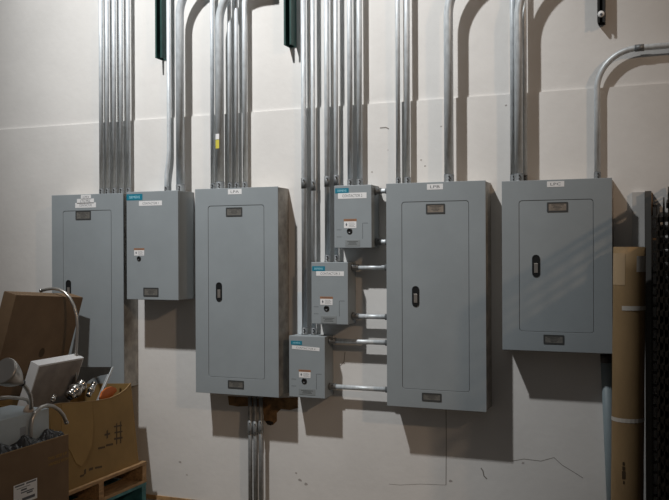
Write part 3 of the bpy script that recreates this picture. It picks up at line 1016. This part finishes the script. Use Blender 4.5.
wrap_patch('tape_band', 624, 306, 641, 310.5, -22, 88, M['tape'], root)
wrap_patch('tape_band', 612, 418, 641, 422, -110, 100, M['tape'], root)
wrap_patch('paper_patch', 615, 253, 626, 285, -75, -12, M['kraftpatch'], root, .02)
pl = wrap_patch('packing_label', 636, 256, 645, 272, 28, 80, M['tape'], root)
mb = MB(base)
for u0, v0, u1, v1 in ((622.5, 462, 624.5, 465), (622.3, 466.5, 625, 470), (622, 471, 625.5, 479), (623, 481, 624.5, 484)):
    x0, h1, _ = pd(u0, v0, RD+RR); x1, h0, _ = pd(u1, v1, RD+RR)
    mb.box(x0, x1, h0, h1, RD+RR*.9, RD+RR+.06)
mb.build('stencil_marks', M['print'], root)

# light grey board leaning on the wall behind the roll
x0, x1 = pd(632, 200, .8)[0], pd(645, 200, .8)[0]
hb = pd(640, 192, .8)[1]
gb = MB((x0, 0, 0)).box(x0, x1-.05, 0, hb, .02, .9, bev=.03).build('grey_board', M['board'])
tag(gb, 'pale grey board standing against the wall behind the paper roll', 'board')
x2, x3 = pd(645, 200, 2.4)[0], pd(651.3, 200, 2.4)[0]
hs = pd(648, 191, 2.4)[1]
org = (x2, 0, .05)
st = MB(org)
st.box(x2, x3, 0, hs, 2.3, 2.45); st.box(x2, x2+.14, 0, hs, .05, 2.3); st.box(x3-.14, x3, 0, hs, .05, 2.3)
tag(st.build('steel_stud', M['stud']), 'narrow grey steel stud, darkened for shade, beside the pale grey board', 'steel stud')

# blue-grey pipe leaning behind the roll
a, b = pd(606.5, 372, 1.0), pd(612, 500, 1.0)
lean2 = (b[0]-a[0])/(b[1]-a[1])
top = pd(606, 354, 1.0)[1]
org = (a[0]-lean2*a[1], 0, 1.0)
root = thing('plastic_pipe', org, 'blue-grey plastic pipe leaning behind the paper roll under the LPC panel', 'pipe')
MB(org).tube([(a[0]+lean2*(h-a[1]), h, 1.0) for h in (0, top*.5, top)], .98, 20).build('pipe', M['bluegrey'], root)
MB(org).tube([(a[0]+lean2*(h-a[1]), h, 1.0) for h in (top-1.6, top)], 1.0, 20).build('end_cap', M['screw'], root)

# dark rack ladder facing the room
lx0, lx1 = pd(651.8, 220, 4)[0], pd(656.8, 220, 4)[0]
lh = pd(655, 193, 4)[1]
org = (lx0, 0, 4)
root = thing('ladder_frame', org, 'narrow dark ladder frame with close rungs beside the steel stud', 'rack frame')
for X in (lx0, lx1):
    MB(org).box(X-.11, X+.11, 0, lh-(2.2 if X == lx1 else 2.0), 3.8, 4.3).build('upright', M['mesh'], root)
MB(org).tube([(lx0+.05, lh-4, 4.4), (lx0+.1, lh, 4.4)], .12, 8).build('rod', M['rust'], root)
h = lh-2.3; k = 0
while h > 3:
    MB(org).box(lx0, lx1, h-.2, h+.2, 3.9, 4.25).build('rung', M['rust' if k == 3 else 'mesh'], root)
    h -= 1.85*(1 if k % 3 else 1.25); k += 1

# dark wire mesh decks standing on edge, square to the wall
def deck(X, H, d0, d1, tilt, sp, label, notch=0, sag=0.0):
    org = (X, 0, d0)
    root = thing('wire_deck', org, label, 'wire rack deck', 'wire decks standing on edge')
    def q(h, d, o=0):
        return (X+o+tilt*(H-h)+sag*math.sin(d*.4), h, d)
    fr = MB(org)
    fr.tube([q(.3, d0), q(H-notch, d0)], .22, 8)
    fr.tube([q(.3, d1), q(H, d1)], .22, 8)
    fr.tube([q(.3, d0), q(.3, d1)], .22, 8)
    fr.tube([q(H-notch, d0), q((H*2-notch)/2+.2*notch, (d0+d1)/2), q(H, d1)], .22, 8)
    fr.build('frame', M['mesh'], root)
    mb = MB(org)
    h = 2.5
    while h < H-notch-.5:
        mb.tube([q(h, d0-.2), q(h+.35, (d0+d1)/2), q(h, d1+.1)], .3, 6)
        h += sp
    mb.build('cross_wires', M['mesh'], root)
    mb = MB(org)
    d = d0+2
    while d < d1:
        mb.tube([q(.3, d, .2), q(H-notch-.2, d, .2)], .11, 6)
        d += 3.2
    mb.build('long_wires', M['mesh'], root)
    return root


def ribbed(X, H, d0, d1, label, lean=0.0):
    org = (X, 0, d0)
    root = thing('ribbed_panel', org, label, 'rack panel', 'dark ribbed panels standing on edge')
    MB(org).prismx([(d0, 0), (d1, 0), (d1, H-1.2), (d1-.3*(d1-d0), H), (d0, H-2.4)], X-.12, X+.12).build('sheet', M['mesh'], root)
    h = 2.0
    while h < H-2.6:
        MB(org).hexa([(X-.38, h, d1), (X+.38, h, d1), (X+.38, h+.9, d1), (X-.38, h+.9, d1), (X-.38, h+1.0, d0), (X+.38, h+1.0, d0), (X+.38, h+2.1, d0), (X-.38, h+2.1, d0)]).build('rib', M['mesh'], root)
        h += 2.3
    return root


ribbed(-2.75, 64.4, 2.0, 11.0, 'shortest dark ribbed panel on edge, beside the ladder frame')
ribbed(-1.95, 66.2, 2.0, 12.5, 'second dark ribbed panel on edge from the ladder frame')
ribbed(-1.15, 68.0, 2.0, 13.5, 'tallest dark ribbed panel on edge, next to the wire decks')
ribbed(1.7, 62.5, 2.0, 35.0, 'broad dark ribbed panel added out of view behind the wire decks to block light')  # unseen panel, added to keep the side lamp off the lower right
deck(.0, 69.5, 2.0, 38.0, 0.0, 3.9, 'first dark wire deck on edge beyond the ribbed panels')
deck(.8, 68.5, 2.0, 38.0, 0.0, 2.1, 'second dark wire deck on edge at the right edge of the picture')

# --------------------------------------------------------------------- light
def spot(name, X, h, d, target, power, size, col, radius, blend=1.0):
    l = bpy.data.lights.new(name, 'SPOT')
    l.energy = power; l.spot_size = math.radians(size); l.spot_blend = blend
    l.color = col; l.shadow_soft_size = radius
    o = bpy.data.objects.new(name, l)
    C.objects.link(o)
    o.location = W(X, h, d)
    v = W(*target) - o.location
    o.rotation_euler = v.to_track_quat('-Z', 'Y').to_euler()
    return o


spot('ceiling_lamp', -115, 240, 120, (-91, 122, 0), 1400, 58, (1.0, 0.995, 0.98), 0.09)
spot('side_lamp', 200, 195, 205, (-20, 75, 0), 400, 45, (1.0, 0.69, 0.45), 0.14)

w = bpy.data.worlds.new('room_light')
SC.world = w
w.use_nodes = True
nt = w.node_tree
bg = nt.nodes['Background']
bg.inputs['Color'].default_value = (0.95, 0.92, 0.90, 1)
bg.inputs['Strength'].default_value = 0.075
